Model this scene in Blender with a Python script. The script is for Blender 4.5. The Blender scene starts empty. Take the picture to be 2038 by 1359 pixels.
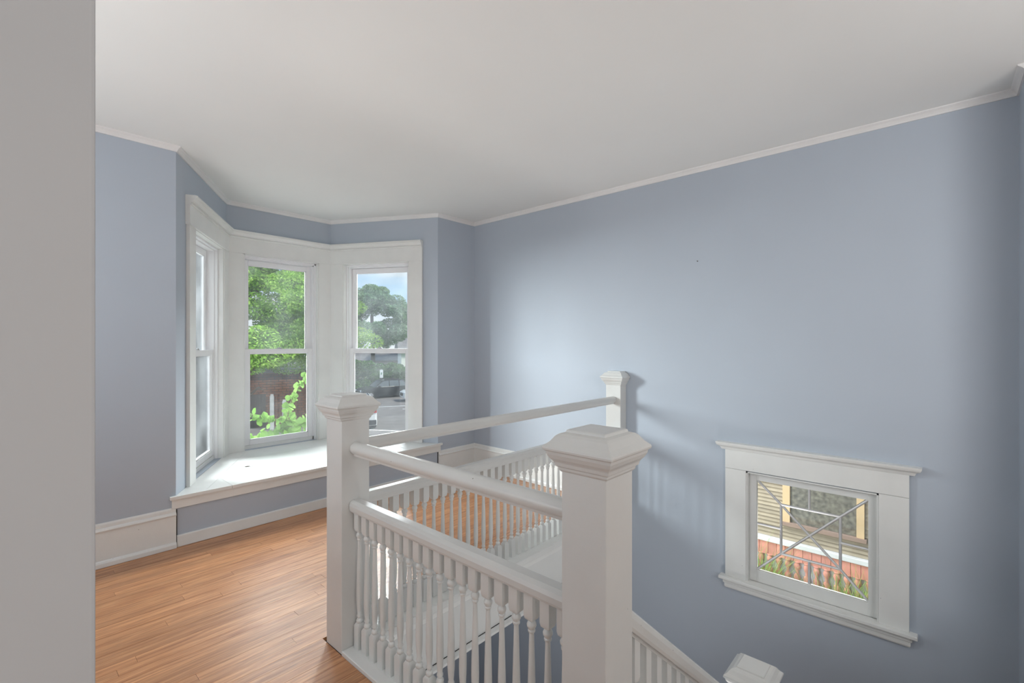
import bpy, math, random
from mathutils import Vector, Matrix
random.seed(7)
S = bpy.context.scene
COL = S.collection
R = math.radians

# ------------------------------------------------------------------ camera
cam = bpy.data.cameras.new('camera')
cam.sensor_width = 36.0
cam.lens = 36.0 * 940.0 / 2038.0
cam.shift_y = 2.5 / 2038.0
cam.clip_start = 0.02
cam.clip_end = 400
camo = bpy.data.objects.new('camera', cam)
COL.objects.link(camo)
camo.location = (0, 0, 1.45)
camo.rotation_euler = (R(90), 0, R(42.15 - 90))
S.camera = camo

# ------------------------------------------------------------------ world, lights, exposure
S.view_settings.view_transform = 'Standard'
S.view_settings.look = 'None'
S.view_settings.gamma = 1.0
S.view_settings.exposure = 0.0
try: S.view_settings.use_curve_mapping = False
except Exception: pass

world = bpy.data.worlds.new('sky'); S.world = world
world.use_nodes = True
wn = world.node_tree; wn.nodes.clear()
tc = wn.nodes.new('ShaderNodeTexCoord')
sep = wn.nodes.new('ShaderNodeSeparateXYZ')
ramp = wn.nodes.new('ShaderNodeValToRGB')
cr = ramp.color_ramp
cr.elements[0].position = 0.0; cr.elements[0].color = (0.80, 0.86, 0.92, 1)
cr.elements[1].position = 0.45; cr.elements[1].color = (0.22, 0.45, 0.86, 1)
e = cr.elements.new(0.09); e.color = (0.50, 0.72, 0.95, 1)
cn = wn.nodes.new('ShaderNodeTexNoise'); cn.inputs['Scale'].default_value = 3.2; cn.inputs['Detail'].default_value = 6
mp = wn.nodes.new('ShaderNodeMapping'); mp.inputs['Scale'].default_value = (1, 1, 3.2)
cramp = wn.nodes.new('ShaderNodeValToRGB')
cramp.color_ramp.elements[0].position = 0.46; cramp.color_ramp.elements[1].position = 0.66
mix = wn.nodes.new('ShaderNodeMix'); mix.data_type = 'RGBA'
mix.inputs[7].default_value = (0.92, 0.94, 0.97, 1)
bg = wn.nodes.new('ShaderNodeBackground'); bg.inputs['Strength'].default_value = 0.95
wo = wn.nodes.new('ShaderNodeOutputWorld')
wn.links.new(tc.outputs['Generated'], sep.inputs[0]); wn.links.new(sep.outputs['Z'], ramp.inputs[0])
wn.links.new(tc.outputs['Generated'], mp.inputs[0]); wn.links.new(mp.outputs[0], cn.inputs['Vector'])
wn.links.new(cn.outputs['Fac'], cramp.inputs[0]); wn.links.new(cramp.outputs[0], mix.inputs[0])
wn.links.new(ramp.outputs[0], mix.inputs[6]); wn.links.new(mix.outputs[2], bg.inputs[0])
wn.links.new(bg.outputs[0], wo.inputs[0])

def sun(name, az, el, strength, angle, color):
    l = bpy.data.lights.new(name, 'SUN'); l.energy = strength; l.angle = R(angle); l.color = color
    o = bpy.data.objects.new(name, l); COL.objects.link(o)
    d = Vector((math.cos(R(az)) * math.cos(R(el)), math.sin(R(az)) * math.cos(R(el)), math.sin(R(el))))
    o.rotation_euler = d.to_track_quat('Z', 'Y').to_euler()     # lamp shines along -Z, so +Z points at the sun
    o.location = d * 30
    return o
sun('sun', -62, 48, 4.2, 8, (1.0, 0.95, 0.86))                  # behind the house: the rooms see none of it

def area(name, loc, target, sx, sy, power, color):
    l = bpy.data.lights.new(name, 'AREA'); l.shape = 'RECTANGLE'; l.size = sx; l.size_y = sy
    l.energy = power; l.color = color
    o = bpy.data.objects.new(name, l); COL.objects.link(o)
    o.location = loc
    d = Vector(target) - Vector(loc)
    o.rotation_euler = d.to_track_quat('-Z', 'Y').to_euler()
    return o
DAY = (0.93, 0.97, 1.0)
# bright overcast daylight falling in through the bay windows
area('daylight_bay_left',   (-2.90, 8.60, 2.9), (2.2, 3.9, 1.5), 3.2, 2.4, 2000, DAY)
area('daylight_bay_right',  (6.30, 7.20, 4.2), (2.6, 4.4, 1.0), 3.0, 2.2, 1650, DAY)
area('daylight_bay_middle', (2.60, 8.60, 4.9), (2.15, 4.6, 1.0), 3.6, 2.2, 450, DAY)
# unseen fill lamps added in the hall and at the room's left end
area('hall_back_fill', (-0.30, -2.9, 1.7), (0.4, 1.5, 1.6), 1.8, 1.8, 36, (1.0, 0.985, 0.965))  # added fill behind the camera; the back wall has no window
area('hall_side_fill', (1.9, -1.1, 1.6), (3.7, 0.5, 1.5), 1.2, 1.6, 14, (0.98, 0.99, 1.0))  # added fill to brighten the right wall beyond the near newel
area('hall_up_fill', (1.3, -1.6, 1.5), (1.6, -1.1, 2.84), 1.0, 1.0, 8, (0.98, 0.99, 1.0))  # added fill aimed up to lift the ceiling over the stairs
area('room_left_fill', (-1.42, 2.4, 1.35), (3.0, 2.5, 1.9), 2.6, 1.6, 13, (0.97, 0.98, 1.0))  # added fill from the left; that wall has no window
area('room_up_fill', (-1.0, 2.3, 1.1), (-0.4, 2.4, 2.84), 1.0, 1.0, 26, (0.98, 0.99, 1.0))  # added fill hidden behind the near wall, lifts the room ceiling
# unseen fill lamp added low in the stairwell, shining up to brighten it
area('stairwell_fill', (1.95, 1.10, -2.7), (2.5, 0.9, 2.0), 1.3, 1.1, 34, (1.0, 0.985, 0.965))

# ------------------------------------------------------------------ materials
def mat(name):
    m = bpy.data.materials.new(name); m.use_nodes = True
    return m, m.node_tree, m.node_tree.nodes['Principled BSDF']
def N(nt, t, **k):
    n = nt.nodes.new(t)
    for a, b in k.items(): n.inputs[a.replace('_', ' ')].default_value = b
    return n
def simple(name, col, rough=0.6, metal=0.0, var=0.0, scale=8.0, bump=0.0, bscale=60.0, spec=0.5, rnd=False):
    m, nt, p = mat(name)
    p.inputs['Roughness'].default_value = rough; p.inputs['Metallic'].default_value = metal
    p.inputs['Specular IOR Level'].default_value = spec
    p.inputs['Base Color'].default_value = (*col, 1)
    L = nt.links.new
    if var or rnd:
        g = N(nt, 'ShaderNodeNewGeometry'); no = N(nt, 'ShaderNodeTexNoise', Scale=scale, Detail=4.0)
        L(g.outputs['Position'], no.inputs['Vector'])
        mr = N(nt, 'ShaderNodeMapRange'); mr.inputs[3].default_value = 1 - var; mr.inputs[4].default_value = 1 + var
        mr.inputs[1].default_value = 0.3; mr.inputs[2].default_value = 0.7
        L(no.outputs['Fac'], mr.inputs[0])
        val = mr.outputs[0]
        if rnd:
            oi = N(nt, 'ShaderNodeObjectInfo'); m2 = N(nt, 'ShaderNodeMapRange'); m2.inputs[3].default_value = 0.86; m2.inputs[4].default_value = 1.12
            L(oi.outputs['Random'], m2.inputs[0])
            mu = N(nt, 'ShaderNodeMath'); mu.operation = 'MULTIPLY'; L(val, mu.inputs[0]); L(m2.outputs[0], mu.inputs[1]); val = mu.outputs[0]
        hs = N(nt, 'ShaderNodeHueSaturation'); hs.inputs['Color'].default_value = (*col, 1)
        L(val, hs.inputs['Value']); L(hs.outputs[0], p.inputs['Base Color'])
    if bump:
        g = N(nt, 'ShaderNodeNewGeometry'); no = N(nt, 'ShaderNodeTexNoise', Scale=bscale, Detail=3.0)
        L(g.outputs['Position'], no.inputs['Vector'])
        b = N(nt, 'ShaderNodeBump'); b.inputs['Strength'].default_value = bump; b.inputs['Distance'].default_value = 0.004
        L(no.outputs['Fac'], b.inputs['Height']); L(b.outputs[0], p.inputs['Normal'])
    return m
def painted_wood(name, col, rough=0.38, specks=True):
    """old brushed gloss paint on wood: faint brush relief and a few nail holes and chips"""
    m, nt, p = mat(name); L = nt.links.new
    p.inputs['Roughness'].default_value = rough
    g = N(nt, 'ShaderNodeNewGeometry')
    no = N(nt, 'ShaderNodeTexNoise', Scale=5.0, Detail=5.0); L(g.outputs['Position'], no.inputs['Vector'])
    mr = N(nt, 'ShaderNodeMapRange'); mr.inputs[1].default_value = .3; mr.inputs[2].default_value = .7
    mr.inputs[3].default_value = 0.965; mr.inputs[4].default_value = 1.02
    L(no.outputs['Fac'], mr.inputs[0])
    hs = N(nt, 'ShaderNodeHueSaturation'); hs.inputs['Color'].default_value = (*col, 1); L(mr.outputs[0], hs.inputs['Value'])
    out = hs.outputs[0]
    if specks:
        vo = N(nt, 'ShaderNodeTexVoronoi', Scale=13.0); vo.inputs['Randomness'].default_value = 1.0
        L(g.outputs['Position'], vo.inputs['Vector'])
        lt = N(nt, 'ShaderNodeMath'); lt.operation = 'LESS_THAN'; lt.inputs[1].default_value = 0.026
        L(vo.outputs['Distance'], lt.inputs[0])
        sx = N(nt, 'ShaderNodeSeparateColor'); L(vo.outputs['Color'], sx.inputs[0])
        gt = N(nt, 'ShaderNodeMath'); gt.operation = 'GREATER_THAN'; gt.inputs[1].default_value = 0.72; L(sx.outputs[0], gt.inputs[0])
        mu = N(nt, 'ShaderNodeMath'); mu.operation = 'MULTIPLY'; L(lt.outputs[0], mu.inputs[0]); L(gt.outputs[0], mu.inputs[1])
        mx = N(nt, 'ShaderNodeMix'); mx.data_type = 'RGBA'; L(mu.outputs[0], mx.inputs[0]); L(out, mx.inputs[6]); mx.inputs[7].default_value = (0.10, 0.085, 0.075, 1)
        out = mx.outputs[2]
    L(out, p.inputs['Base Color'])
    n2 = N(nt, 'ShaderNodeTexNoise', Scale=28.0, Detail=4.0); L(g.outputs['Position'], n2.inputs['Vector'])
    b = N(nt, 'ShaderNodeBump'); b.inputs['Strength'].default_value = 0.22; b.inputs['Distance'].default_value = 0.004
    L(n2.outputs['Fac'], b.inputs['Height']); L(b.outputs[0], p.inputs['Normal'])
    return m
def wood_floor():
    m, nt, p = mat('oak_floor'); L = nt.links.new
    g = N(nt, 'ShaderNodeNewGeometry'); oi = N(nt, 'ShaderNodeObjectInfo')
    ad = N(nt, 'ShaderNodeVectorMath'); ad.operation = 'ADD'
    sc = N(nt, 'ShaderNodeVectorMath'); sc.operation = 'SCALE'; sc.inputs[0].default_value = (31, 17, 5); L(oi.outputs['Random'], sc.inputs['Scale'])
    L(g.outputs['Position'], ad.inputs[0]); L(sc.outputs[0], ad.inputs[1])
    mp = N(nt, 'ShaderNodeMapping'); mp.inputs['Scale'].default_value = (1.3, 26, 26); L(ad.outputs[0], mp.inputs[0])
    no = N(nt, 'ShaderNodeTexNoise', Scale=2.2, Detail=7.0, Distortion=0.9); L(mp.outputs[0], no.inputs['Vector'])
    cr = N(nt, 'ShaderNodeValToRGB'); c = cr.color_ramp
    c.elements[0].position = .28; c.elements[0].color = (0.35, 0.135, 0.052, 1)
    c.elements[1].position = .74; c.elements[1].color = (0.71, 0.365, 0.175, 1)
    L(no.outputs['Fac'], cr.inputs[0])
    # fine dark pores
    mp2 = N(nt, 'ShaderNodeMapping'); mp2.inputs['Scale'].default_value = (5, 150, 150); L(ad.outputs[0], mp2.inputs[0])
    n2 = N(nt, 'ShaderNodeTexNoise', Scale=2.0, Detail=3.0); L(mp2.outputs[0], n2.inputs['Vector'])
    mr = N(nt, 'ShaderNodeMapRange'); mr.inputs[1].default_value = .30; mr.inputs[2].default_value = .46; mr.inputs[3].default_value = .62; mr.inputs[4].default_value = 1.0
    L(n2.outputs['Fac'], mr.inputs[0])
    m2 = N(nt, 'ShaderNodeMapRange'); m2.inputs[3].default_value = 0.88; m2.inputs[4].default_value = 1.10; L(oi.outputs['Random'], m2.inputs[0])
    mu = N(nt, 'ShaderNodeMath'); mu.operation = 'MULTIPLY'; L(mr.outputs[0], mu.inputs[0]); L(m2.outputs[0], mu.inputs[1])
    hs = N(nt, 'ShaderNodeHueSaturation'); L(cr.outputs[0], hs.inputs['Color']); L(mu.outputs[0], hs.inputs['Value'])
    L(hs.outputs[0], p.inputs['Base Color'])
    p.inputs['Specular IOR Level'].default_value = 0.75
    n3 = N(nt, 'ShaderNodeTexNoise', Scale=3.0, Detail=3.0); L(g.outputs['Position'], n3.inputs['Vector'])
    m3 = N(nt, 'ShaderNodeMapRange'); m3.inputs[3].default_value = .24; m3.inputs[4].default_value = .40; L(n3.outputs['Fac'], m3.inputs[0])
    L(m3.outputs[0], p.inputs['Roughness'])
    b = N(nt, 'ShaderNodeBump'); b.inputs['Strength'].default_value = 0.25; b.inputs['Distance'].default_value = 0.002
    L(n2.outputs['Fac'], b.inputs['Height']); L(b.outputs[0], p.inputs['Normal'])
    return m
def glass(name, haze=0.03, tint=(0.97, 0.99, 0.98), wavy=0.0):
    m = bpy.data.materials.new(name); m.use_nodes = True; nt = m.node_tree; nt.nodes.clear(); L = nt.links.new
    tr = N(nt, 'ShaderNodeBsdfTransparent'); tr.inputs[0].default_value = (*tint, 1)
    gl = N(nt, 'ShaderNodeBsdfGlossy', Roughness=0.02)
    df = N(nt, 'ShaderNodeBsdfDiffuse'); df.inputs[0].default_value = (0.8, 0.84, 0.86, 1)
    tl = N(nt, 'ShaderNodeBsdfTranslucent'); tl.inputs[0].default_value = (0.8, 0.84, 0.86, 1)
    fr = N(nt, 'ShaderNodeFresnel'); fr.inputs['IOR'].default_value = 1.45
    m1 = N(nt, 'ShaderNodeMixShader'); L(fr.outputs[0], m1.inputs[0]); L(tr.outputs[0], m1.inputs[1]); L(gl.outputs[0], m1.inputs[2])
    md = N(nt, 'ShaderNodeMixShader'); md.inputs[0].default_value = .5; L(df.outputs[0], md.inputs[1]); L(tl.outputs[0], md.inputs[2])
    g = N(nt, 'ShaderNodeNewGeometry'); no = N(nt, 'ShaderNodeTexNoise', Scale=3.0, Detail=3.0); L(g.outputs['Position'], no.inputs['Vector'])
    mr = N(nt, 'ShaderNodeMapRange'); mr.inputs[1].default_value = .35; mr.inputs[2].default_value = .7; mr.inputs[3].default_value = haze * .4; mr.inputs[4].default_value = haze * 1.8
    L(no.outputs['Fac'], mr.inputs[0])
    m2 = N(nt, 'ShaderNodeMixShader'); L(mr.outputs[0], m2.inputs[0]); L(m1.outputs[0], m2.inputs[1]); L(md.outputs[0], m2.inputs[2])
    o = N(nt, 'ShaderNodeOutputMaterial'); L(m2.outputs[0], o.inputs[0])
    return m
def leafy(name, dark, mid, light, trans=0.35):
    m = bpy.data.materials.new(name); m.use_nodes = True; nt = m.node_tree; nt.nodes.clear(); L = nt.links.new
    g = N(nt, 'ShaderNodeNewGeometry')
    cr = N(nt, 'ShaderNodeValToRGB'); c = cr.color_ramp
    c.elements[0].color = (*dark, 1); c.elements[1].color = (*light, 1); c.elements[1].position = 1
    e = c.elements.new(.5); e.color = (*mid, 1)
    no = N(nt, 'ShaderNodeTexNoise', Scale=0.9, Detail=3.0); L(g.outputs['Position'], no.inputs['Vector'])
    mm = N(nt, 'ShaderNodeMix'); mm.data_type = 'FLOAT'; mm.inputs[0].default_value = .5
    L(g.outputs['Random Per Island'], mm.inputs[2]); L(no.outputs['Fac'], mm.inputs[3]); L(mm.outputs[0], cr.inputs[0])
    d = N(nt, 'ShaderNodeBsdfDiffuse'); t = N(nt, 'ShaderNodeBsdfTranslucent'); L(cr.outputs[0], d.inputs[0]); L(cr.outputs[0], t.inputs[0])
    ms = N(nt, 'ShaderNodeMixShader'); ms.inputs[0].default_value = trans; L(d.outputs[0], ms.inputs[1]); L(t.outputs[0], ms.inputs[2])
    o = N(nt, 'ShaderNodeOutputMaterial'); L(ms.outputs[0], o.inputs[0])
    return m

WALL = simple('blue_grey_wall_paint', (0.456, 0.509, 0.578), 0.62, var=0.02, scale=1.2, bump=0.10, bscale=35)
HALL = simple('grey_wall_paint', (0.590, 0.600, 0.610), 0.6, var=0.02, scale=1.5, bump=0.10, bscale=35)
CEIL = simple('ceiling_paint', (0.855, 0.865, 0.845), 0.8, var=0.015, scale=1.0, bump=0.12, bscale=18)
TRIM = painted_wood('white_gloss_paint', (0.78, 0.785, 0.765))
RAILP = painted_wood('white_rail_paint', (0.675, 0.675, 0.655), 0.34)
TRIMC = painted_wood('white_clean_paint', (0.80, 0.795, 0.785), 0.4, specks=False)
VINYL = simple('white_sash', (0.84, 0.84, 0.85), 0.35)
BALM = painted_wood('baluster_paint', (0.72, 0.725, 0.705), 0.36, specks=False)
OAK = wood_floor()
DARK = simple('dark_gap', (0.03, 0.027, 0.025), 0.9)
GLASS = glass('window_glass', 0.035)
GLASSH = glass('hazy_window_glass', 0.032)
GLASSL = glass('leaded_glass', 0.02, (0.98, 0.98, 0.96))
LEAD = simple('zinc_came', (0.88, 0.88, 0.88), 0.24, metal=.45)
METAL = simple('metal', (0.6, 0.6, 0.6), 0.35, metal=0.8)

# ------------------------------------------------------------------ mesh helpers
class MB:
    def __init__(s, T=None): s.v = []; s.f = []; s.T = T
    def add(s, vs, fs):
        o = len(s.v)
        s.v += [tuple(s.T(*p)) if s.T else tuple(p) for p in vs]
        s.f += [tuple(i + o for i in f) for f in fs]
        return s
    def box(s, x0, x1, y0, y1, z0, z1):
        vs = [(x, y, z) for z in (z0, z1) for y in (y0, y1) for x in (x0, x1)]
        return s.add(vs, [(0, 2, 3, 1), (4, 5, 7, 6), (0, 1, 5, 4), (2, 6, 7, 3), (0, 4, 6, 2), (1, 3, 7, 5)])
    def rings(s, rings, closed=True, caps=True):
        n = len(rings[0]); vs = [p for r in rings for p in r]; fs = []
        for i in range(len(rings) - 1):
            for j in range(n if closed else n - 1):
                a = i * n + j; b = i * n + (j + 1) % n
                fs.append((a, b, b + n, a + n))
        if caps: fs.append(tuple(range(n - 1, -1, -1))); fs.append(tuple((len(rings) - 1) * n + j for j in range(n)))
        return s.add(vs, fs)
    def lathe(s, prof, cx=0, cy=0, n=12):
        return s.rings([[(cx + r * math.cos(2 * math.pi * k / n), cy + r * math.sin(2 * math.pi * k / n), z) for k in range(n)] for r, z in prof])
    def sq(s, prof, cx=0, cy=0, fx=1.0, off=0.0):
        """square-section stack: prof = (half width, z)"""
        return s.rings([[(cx - r, cy - r, z), (cx + r, cy - r, z), (cx + r, cy + r, z), (cx - r, cy + r, z)] for r, z in prof])
    def prism(s, poly, z0, z1):
        return s.rings([[(x, y, z0) for x, y in poly], [(x, y, z1) for x, y in poly]])
    def tube(s, pts, rad, n=8):
        rs = []
        for i, p in enumerate(pts):
            p = Vector(p); a = Vector(pts[max(i - 1, 0)]); b = Vector(pts[min(i + 1, len(pts) - 1)])
            t = (b - a).normalized(); u = t.cross(Vector((0, 0, 1)))
            if u.length < 1e-3: u = t.cross(Vector((1, 0, 0)))
            u.normalize(); w = t.cross(u)
            r = rad[i] if isinstance(rad, (list, tuple)) else rad
            rs.append([p + (u * math.cos(2 * math.pi * k / n) + w * math.sin(2 * math.pi * k / n)) * r for k in range(n)])
        return s.rings(rs)
    def extrude(s, prof, A, B, up=None):
        """profile of (side, up) swept straight from A to B; side = horizontal right of travel, up = z"""
        A = Vector(A); B = Vector(B); t = (B - A); t.z = 0; t.normalize()
        side = Vector((t.y, -t.x, 0)); upv = Vector((0, 0, 1))
        return s.rings([[A + side * a + upv * b for a, b in prof], [B + side * a + upv * b for a, b in prof]])
    def build(s, name, m, parent=None, smooth=False, bevel=0.0, kind=None, auto=None, local=False):
        xs, ys, zs = zip(*s.v)
        if local: o0 = Vector((0, 0, 0))
        else: o0 = Vector(((min(xs) + max(xs)) / 2, (min(ys) + max(ys)) / 2, min(zs)))
        me = bpy.data.meshes.new(name)
        me.from_pydata([tuple(Vector(v) - o0) for v in s.v], [], s.f)
        me.materials.append(m); me.update()
        import bmesh
        bm = bmesh.new(); bm.from_mesh(me)
        if len(bm.faces) < 60000: bmesh.ops.recalc_face_normals(bm, faces=bm.faces)
        if bevel:
            bmesh.ops.bevel(bm, geom=[e for e in bm.edges if len(e.link_faces) == 2 and e.calc_face_angle(0) > 0.6], offset=bevel, segments=2, affect='EDGES', profile=0.5)
        bm.to_mesh(me); bm.free()
        if smooth or auto:
            for p in me.polygons: p.use_smooth = True
            if auto: me.set_sharp_from_angle(angle=R(auto))
        o = bpy.data.objects.new(name, me); COL.objects.link(o)
        w = WO(parent)
        o.location = o0 - w
        if parent: o.parent = parent
        if kind: o['kind'] = kind
        return o
def WO(p):
    w = Vector((0, 0, 0))
    while p is not None: w = w + Vector(p.location); p = p.parent
    return w
def thing(name, label, cat, loc=(0, 0, 0), group=None):
    o = bpy.data.objects.new(name, None); COL.objects.link(o); o.location = loc; o.empty_display_size = .1
    o['label'] = label; o['category'] = cat
    if group: o['group'] = group
    return o
def tag(o, label, cat, group=None):
    o['label'] = label; o['category'] = cat
    if group: o['group'] = group
    return o
def struct(name, loc=(0, 0, 0)):
    o = bpy.data.objects.new(name, None); COL.objects.link(o); o.location = loc; o['kind'] = 'structure'
    return o
def copy_part(src, loc, parent):
    o = src.copy(); COL.objects.link(o); o.parent = parent; o.location = Vector(loc) - WO(parent)
    return o

# ------------------------------------------------------------------ plan of the room (metres)
XR = 3.786; YB = 4.02; YE = -0.323; ZC = 2.842; XL = -1.5; YBAY = 5.178
P0, P1, P2, P3 = (0.885, YB), (1.551, YBAY), (2.620, YBAY), (3.247, YB)
SW = (1.24, 2.06)          # stairwell edge X, Y
LOW = -3.2

def frame(P, Q):
    """local (s along the wall, d into the room, z) -> world, for a wall from P to Q with the room on its right"""
    dx, dy = Q[0] - P[0], Q[1] - P[1]; n = math.hypot(dx, dy); dx /= n; dy /= n
    return (lambda s, d, z: (P[0] + dx * s + dy * d, P[1] + dy * s - dx * d, z)), n
def wall_with_hole(name, P, Q, s0, s1, z0, z1, zb, zt, th, m, e0=0.0, e1=0.0):
    T, n = frame(P, Q); b = MB(T)
    b.box(-e0, s0, -th, 0, zb, zt); b.box(s1, n + e1, -th, 0, zb, zt)
    b.box(s0, s1, -th, 0, zb, z0); b.box(s0, s1, -th, 0, z1, zt)
    return b.build(name, m, kind='structure')
TH = 0.16
# side windows: openings along each wall; near = front corner side
WL = (0.345, 1.165); WM = (0.150, 0.920); WR = (0.172, 0.988)
ZS, ZH = 0.365, 2.345
wall_with_hole('wall_bay_left', P0, P1, WL[0], WL[1], ZS, ZH, -0.36, ZC, TH, WALL, 0.0, 0.08)
wall_with_hole('wall_bay_middle', P1, P2, WM[0], WM[1], ZS, ZH, -0.36, ZC, TH, WALL, 0.08, 0.08)
wall_with_hole('wall_bay_right', P2, P3, WR[0], WR[1], ZS, ZH, -0.36, ZC, TH, WALL, 0.08, 0.0)
b = MB(); b.box(XL, P0[0], YB, YB + .16, -0.36, ZC); b.build('wall_front_left', WALL, kind='structure')
b = MB(); b.box(P3[0], XR, YB, YB + .16, -0.36, ZC); b.build('wall_front_right', WALL, kind='structure')
b = MB(); b.box(P0[0], P3[0], YB, YB + .05, -0.02, 0.343); b.build('wall_seat_front', WALL, kind='structure')
# right wall with the small stair window
wy0, wy1, wz0, wz1 = 0.285, 1.067, -0.335, 0.492
b = MB(); b.box(XR, XR + .17, YE - .2, wy0, LOW, ZC); b.box(XR, XR + .17, wy1, YB + .16, LOW, ZC)
b.box(XR, XR + .17, wy0, wy1, LOW, wz0); b.box(XR, XR + .17, wy0, wy1, wz1, ZC); b.build('wall_right', WALL, kind='structure')
b = MB(); b.box(3.45, XR, YE - .15, YE, LOW, ZC); b.box(1.05, 3.45, YE - .15, YE, LOW, -.12); b.build('wall_stair_back', WALL, kind='structure')
b = MB(); b.box(3.45, 3.6, -3.2, YE - .15, -0.02, ZC); b.build('wall_hall_right', HALL, kind='structure')
b = MB(); b.box(XL, 3.45, -3.2, -3.05, -0.02, ZC); b.build('wall_hall_back', HALL, kind='structure')
b = MB(); b.box(XL - .15, XL, -3.2, YB + .16, -0.02, ZC); b.build('wall_left', WALL, kind='structure')
b = MB(); b.box(XL, 0.068, 0.60, 0.72, -0.0, ZC); b.build('wall_near', HALL, kind='structure', bevel=.003)
b = MB(); b.box(1.05, XR, YB, YB + .16, LOW, -0.36); b.build('wall_stair_front', WALL, kind='structure')
b = MB(); b.box(1.18, XR, 2.10, YB, -0.36, -0.34); b.build('ceiling_stair', CEIL, kind='structure')
b = MB(); b.box(1.05, 1.18, YE, YB, LOW, -0.36); b.build('wall_stair_side', WALL, kind='structure')
b = MB(); b.prism([(XL - .15, -3.2), (XR + .17, -3.2), (XR + .17, YB + .16), (P3[0] + .2, YB + .16), (P2[0] + .12, YBAY + .2), (P1[0] - .12, YBAY + .2), (P0[0] - .2, YB + .16), (XL - .15, YB + .16)], ZC, ZC + .12)
b.build('ceiling', CEIL, kind='structure')
b = MB(); b.box(1.0, XR + .17, YE - .2, YB + .2, LOW - .1, LOW); b.build('floor_lower', OAK, kind='structure')

# crown moulding round the ceiling, mitred, one length per wall
def offset_path(path, d, ends=None):
    out = []
    for i, p in enumerate(path):
        ns = []
        if i > 0: t = Vector(path[i]) - Vector(path[i - 1]); t.normalize(); ns.append(Vector((t.y, -t.x)))
        if i < len(path) - 1: t = Vector(path[i + 1]) - Vector(path[i]); t.normalize(); ns.append(Vector((t.y, -t.x)))
        if len(ns) == 1: q = Vector(p) + ns[0] * d
        else:
            m = (ns[0] + ns[1]).normalized(); q = Vector(p) + m * (d / max(m.dot(ns[0]), .2))
        out.append(q)
    return out
def path_trim(path, prof, i, gap=0.0):
    r0 = []; r1 = []
    for d, z in prof:
        o = offset_path(path, d); r0.append((o[i].x, o[i].y, z)); r1.append((o[i + 1].x, o[i + 1].y, z))
    return MB().rings([r0, r1])
ROOM = [(XL, YB), P0, P1, P2, P3, (XR, YB), (XR, YE), (3.45, YE)]
crown = [(0, ZC + .001), (0.034, ZC + .001), (0.032, ZC - .007), (0.020, ZC - .016), (0.011, ZC - .028), (0.009, ZC - .037), (0, ZC - .037)]
for i in range(len(ROOM) - 1):
    path_trim(ROOM, crown, i).build('trim_%d' % (i + 1), TRIMC, kind='structure')

# baseboards
def baseboard(name, path, i, tall=True):
    if tall:
        body = [(0, 0.002), (0.018, 0.002), (0.018, 0.225), (0, 0.225)]
        cap = [(0, 0.225), (0.022, 0.225), (0.026, 0.236), (0.021, 0.247), (0.013, 0.252), (0.012, 0.272), (0.006, 0.283), (0, 0.283)]
        shoe = [(0.018, 0.002), (0.032, 0.002), (0.032, 0.028), (0.026, 0.040), (0.018, 0.044)]
        o = path_trim(path, body, i).build(name, TRIM, kind='structure')
        path_trim(path, cap, i).build('base_cap', TRIM, o); path_trim(path, shoe, i).build('base_shoe', TRIM, o)
    else:
        o = path_trim(path, [(0, 0.002), (0.016, 0.002), (0.016, 0.078), (0.010, 0.083), (0, 0.083)], i).build(name, TRIM, kind='structure')
    return o
baseboard('baseboard_front_left', [(XL, YB), (P0[0] - .002, YB)], 0)
baseboard('baseboard_seat', [(P0[0] + .004, YB), (P3[0] - .004, YB)], 0, False)
FR = [(P3[0] + .002, YB), (XR, YB), (XR, SW[1] + .16)]
baseboard('baseboard_front_right', FR, 0); baseboard('baseboard_right', FR, 1)
# open dark joint between the baseboard and the seat front
b = MB(); b.box(P0[0] - .001, P0[0] + .007, YB - .0045, YB + .01, 0.004, 0.268); b.build('joint_gap', DARK, bpy.data.objects['baseboard_front_left'])
b = MB(); b.box(P3[0] - .006, P3[0] + .002, YB - .0045, YB + .01, 0.004, 0.268); b.build('joint_gap', DARK, bpy.data.objects['baseboard_front_right'])

# ------------------------------------------------------------------ floor: sub-floor, strips, well edges
b = MB(); b.box(XL, 1.24, -3.05, 2.10, -0.12, -0.019); b.box(1.24, 3.45, -3.05, YE, -0.12, -0.019); b.box(XL, XR, 2.10, YB + .05, -0.12, -0.019)
floor = b.build('floor', DARK, kind='structure')
W = 0.0572
rest = MB()
y = YB - .004; row = 0
while y > -3.0:
    y0 = max(y - W, -3.05); xe = XR if y0 > 2.195 else 1.094
    if y0 < 2.205 <= y: y0 = y0; xe = 1.094 if y0 < 2.195 else XR
    if y < YE: xe = 3.45
    x = XL
    L0 = random.uniform(.3, 1.3)
    first = True
    while x < xe - .01:
        if first: x1 = x + L0; first = False
        else: x1 = x + random.choice([.55, .8, 1.0, 1.3, 1.7, 1.9]) * random.uniform(.85, 1.15)
        if x < -.25 < x1 and x1 < .4: pass
        x1 = min(x1, xe)
        if xe - x1 < .25: x1 = xe
        dz = random.uniform(-.0004, .0004)
        if y0 > 1.25 and x1 > -.2:
            b = MB(); b.box(x + .0006, x1 - .0006, y0 + .0005, y - .0005, -0.018, dz); b.build('plank', OAK, floor)
        else: rest.box(x + .0006, x1 - .0006, y0 + .0005, y - .0005, -0.018, dz)
        x = x1
    y -= W; row += 1
rest.build('plank_field', OAK, floor, kind='stuff')
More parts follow.
